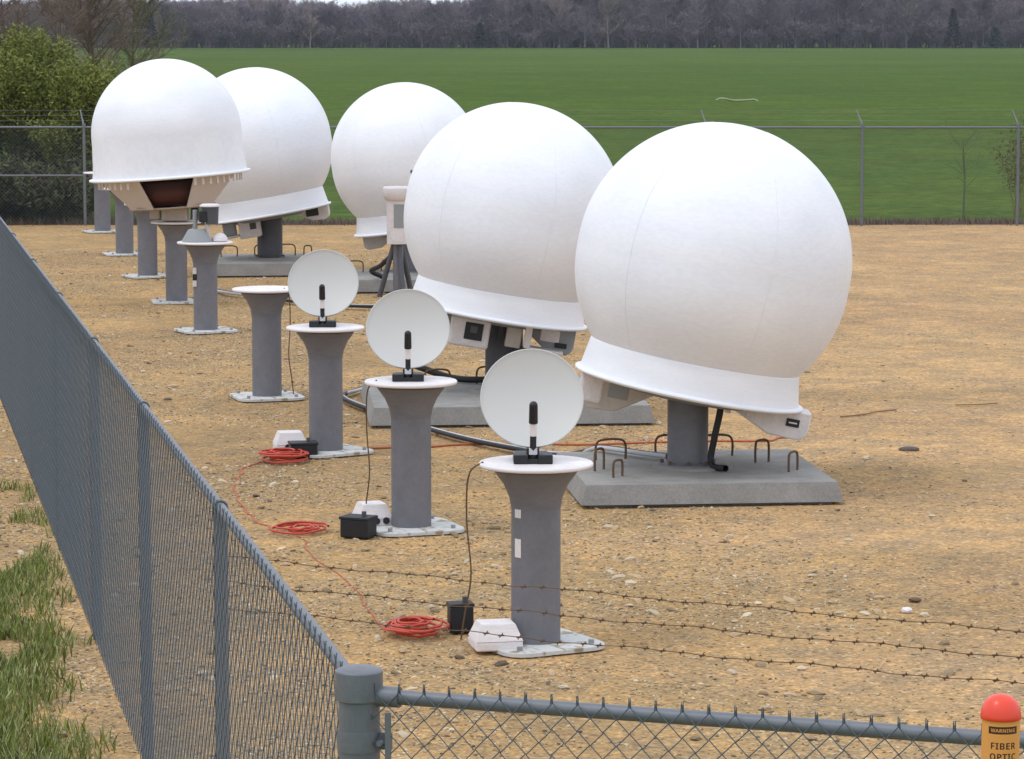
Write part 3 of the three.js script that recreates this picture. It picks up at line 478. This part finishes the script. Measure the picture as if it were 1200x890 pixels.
{ // far wood, one mass
  const protos = [0, 1, 2, 3].map(() => { const [w, t] = bareTree(13.5, 4.4, 40, 45, 0.032, 0.7); return mergeGeometries([w.index ? w.toNonIndexed() : w, t], false); });
  protos.forEach((g, k) => {
    const N = 640, im = new THREE.InstancedMesh(g, S(0xffffff, 0.95), N), m = M4(), q = new THREE.Quaternion(), c = new THREE.Color();
    for (let i = 0; i < N; i++) {
      const x = rr(-420, 420), row = rnd(), z = -862 - 90 * row, h = (x < -8 ? rr(0.72, 0.98) : rr(0.85, 1.45)) * (1 + 0.1 * row) * (1 + 0.25 * fbm(x * 0.03, 2, 0, 2));
      q.setFromAxisAngle(V(0, 1, 0), rr(0, 6.28)); m.compose(V(x, -0.1, z), q, V(h * rr(0.9, 1.3), h, h * rr(0.9, 1.3))); im.setMatrixAt(i, m);
      const b = rr(0.75, 1.3), w = rnd(); if (w < 0.7) c.setRGB(0.19 * b, 0.155 * b, 0.17 * b); else if (w < 0.85) c.setRGB(0.25 * b, 0.2 * b, 0.18 * b); else c.setRGB(0.12 * b, 0.1 * b, 0.125 * b); im.setColorAt(i, c);
    }
    im.name = numbered('far_wood'); im.userData = { kind: 'stuff', label: 'bare grey wood beyond the green field' }; scene.add(im);
  });
  const [bw, bt] = bareTree(6, 3.0, 34, 30, 0.05), bg = mergeGeometries([bw.index ? bw.toNonIndexed() : bw, bt], false), N = 3400, im = new THREE.InstancedMesh(bg, S(0xffffff, 0.95), N), m = M4(), q = new THREE.Quaternion(), c = new THREE.Color();
  for (let i = 0; i < N; i++) { const h = rr(0.6, 1.4); q.setFromAxisAngle(V(0, 1, 0), rr(0, 6.28)); m.compose(V(rr(-420, 420), -1.0, -858 - 100 * rnd()), q, V(h * 1.3, h, h * 1.3)); im.setMatrixAt(i, m); const b = rr(0.7, 1.2); c.setRGB(0.16 * b, 0.13 * b, 0.14 * b); im.setColorAt(i, c); }
  im.name = 'far_undergrowth'; im.userData = { kind: 'stuff', label: 'dark bare undergrowth along the foot of the far wood' }; scene.add(im);
}
function evergreen(label, x, z, H, w, dark) {
  const t = thing('evergreen_tree', label, 'tree', [x, 0, z], rr(0, 6), 'dark evergreens before the far wood');
  part('trunk', cyl(0.12, 0.3, H * 0.9, 7, 0, H * 0.45, 0), mat.bark, t);
  const v = []; for (let i = 0; i < 1500; i++) { const y = H * rr(0.06, 1), r = w * (1 - y / H) * (0.55 + 0.45 * Math.abs(Math.sin(y * 3.1))) * Math.sqrt(rnd()), a = rr(0, 6.28); twigTri(v, V(Math.cos(a) * r, y, Math.sin(a) * r), V(Math.cos(a), rr(-0.7, 0.3), Math.sin(a)).normalize(), rr(0.5, 1.1), rr(0.12, 0.25)); }
  part('crown', fromTris(v), S(dark, 0.95), t);
}
const fx = (px, z) => (px - 600) / 3700 * -z * 1.006;
evergreen('dark pointed evergreen standing alone before the far wood, beyond the bush', fx(181, -845), -845, 9.5, 2.6, 0x1d2420);
evergreen('dark narrow evergreen at the foot of the tall part of the wood', fx(563, -850), -850, 6.5, 2.4, 0x16201c);
evergreen('tall dark evergreen before the wood, above the sapling by the far fence', fx(1111, -845), -845, 10.5, 3.0, 0x1a1f22);
evergreen('small blue green evergreen beside the tall dark evergreen', fx(1160, -840), -840, 5.5, 3.2, 0x2a3a34);

function bush(name, label, category, x, z, H, w, nLeaf, cols, leaf, group, twigCol = mat.bark2, low = 0.2, stemR = 0.035) {
  const t = thing(name, label, category, [x, 0, z], 0, group), wood = [], v = [], ends = [];
  for (let i = 0; i < 16; i++) { const a = rr(0, 6.28), r = w * Math.sqrt(rnd()) * 0.85, b = V(rr(-0.2, 0.2) * w, -0.05, rr(-0.2, 0.2) * w), e = V(Math.cos(a) * r, H * rr(0.6, 1) * (1 - 0.3 * (r / w) ** 2), Math.sin(a) * r), mid = b.clone().lerp(e, 0.5); mid.y += H * 0.08; wood.push(bar(b, mid, stemR, 5, stemR * 0.63), bar(mid, e, stemR * 0.63, 4, stemR * 0.17)); ends.push([b, mid, e]); }
  part('stems', wood, twigCol, t);
  const lists = cols.map(() => []);
  for (let i = 0; i < nLeaf; i++) { const [b, mid, e] = ends[Math.floor(rnd() * ends.length)], s = rr(low, 1.02), p = s < 0.5 ? b.clone().lerp(mid, s * 2) : mid.clone().lerp(e, s * 2 - 1), sp = w * (0.16 + 0.12 * s); p.add(V(rr(-1, 1) * sp, rr(-0.6, 0.6) * sp, rr(-1, 1) * sp)); if (fbm(p.x * 1.2 + x, p.y * 1.2, p.z * 1.2 + z, 2) < -0.22) continue; twigTri(lists[Math.floor(rnd() * cols.length)], p, V(rr(-1, 1), rr(-0.3, 1), rr(-1, 1)).normalize(), leaf * rr(0.7, 1.5), leaf * rr(0.18, 0.32)); }
  lists.forEach((l, i) => part('foliage', fromTris(l), new THREE.MeshPhysicalMaterial({ color: new THREE.Color().setRGB(...cols[i]), roughness: 0.85, transmission: 0, side: THREE.DoubleSide }), t));
  return t;
}
const greens = [[0.15, 0.175, 0.026], [0.12, 0.145, 0.02], [0.19, 0.205, 0.036]];
bush('leafy_bush', 'tall yellow green leafy bush behind the far fence, nearest the domes', 'bush', -8.95, -65.4, 3.45, 1.35, 54000, greens, 0.08, 'leafy bushes behind the far fence', mat.bark2, 0.08);
bush('leafy_bush', 'tallest yellow green bush behind the far fence, between two others', 'bush', -10.0, -66.8, 4.05, 1.45, 60000, greens, 0.08, 'leafy bushes behind the far fence', mat.bark2, 0.08);
bush('leafy_bush', 'thin green bush with dark gaps, furthest along the far fence from the domes', 'bush', -11.5, -66.0, 3.7, 1.5, 50000, greens, 0.08, 'leafy bushes behind the far fence', mat.bark2, 0.08);
const brown = [[0.065, 0.055, 0.03], [0.08, 0.08, 0.03], [0.08, 0.1, 0.022]];
bush('bramble_thicket', 'dark brownish green bramble thicket under the leafy bushes', 'thicket', -9.2, -63.9, 1.25, 1.6, 15000, brown, 0.12, 'bramble thickets', mat.bark, 0.03);
bush('bramble_thicket', 'dark brownish green bramble thicket between two others, against the far fence', 'thicket', -10.25, -64.9, 1.3, 1.3, 11000, brown, 0.12, 'bramble thickets', mat.bark, 0.0);
bush('bramble_thicket', 'dark brownish green bramble thicket at the far fence corner', 'thicket', -11.3, -63.9, 1.3, 1.6, 14000, brown, 0.12, 'bramble thickets', mat.bark, 0.03);
function loneTree(name, label, x, z, H, sp, n, col, group, tn = 75, tw0 = 0.007) { const [w, tw] = bareTree(H, sp, n, tn, tw0, 0.5), t = thing(name, label, 'tree', [x, 0, z], 0, group); part('trunk', w, S(col, 0.95), t); part('twigs', tw, S(col, 0.95), t); }
loneTree('bare_tree', 'reddish brown bare tree rising behind the tallest leafy bush', -11.0, -84, 5.8, 2.4, 40, 0x77655a, 'bare trees behind the bushes');
loneTree('bare_tree', 'dull brown bare tree behind the thin green bush', -13.0, -82, 5.6, 2.4, 40, 0x766459, 'bare trees behind the bushes');
loneTree('bare_tree', 'small olive bare tree beside the reddish tree', -11.3, -94, 5.4, 2.2, 36, 0x6c6a4c, 'bare trees behind the bushes');
loneTree('bare_tree', 'tall pale brown bare tree between the reddish and dull brown trees', -13.2, -92, 6.6, 2.6, 40, 0x857668, 'bare trees behind the bushes');
loneTree('sapling', 'dark leafless sapling just behind the far fence', 9.35, -65.4, 1.85, 0.8, 14, 0x5d6a42, undefined, 12, 0.002);
bush('russet_shrub', 'sparse shrub with russet leaves behind the far fence, past the sapling', 'bush', 10.6, -66.2, 2.3, 0.7, 1200, [[0.16, 0.12, 0.03], [0.12, 0.11, 0.03]], 0.06, undefined, S(0x7c6a45, 0.95), 0.3, 0.006);
solo('plastic_sheet', tube([[11.25, 0.1, -175], [11.5, 0.2, -175.1], [11.8, 0.19, -174.9], [12.2, 0.1, -175.2], [12.6, 0.1, -175], [13.1, 0.13, -174.9], [13.4, 0.14, -175.1], [13.6, 0.05, -175]], 0.06, 40, 7).scale(1, 1, 1), S(0x8f9872, 0.8), 'pale crumpled plastic strip lying in the green field', 'plastic sheet');

renderer.render(scene, camera);
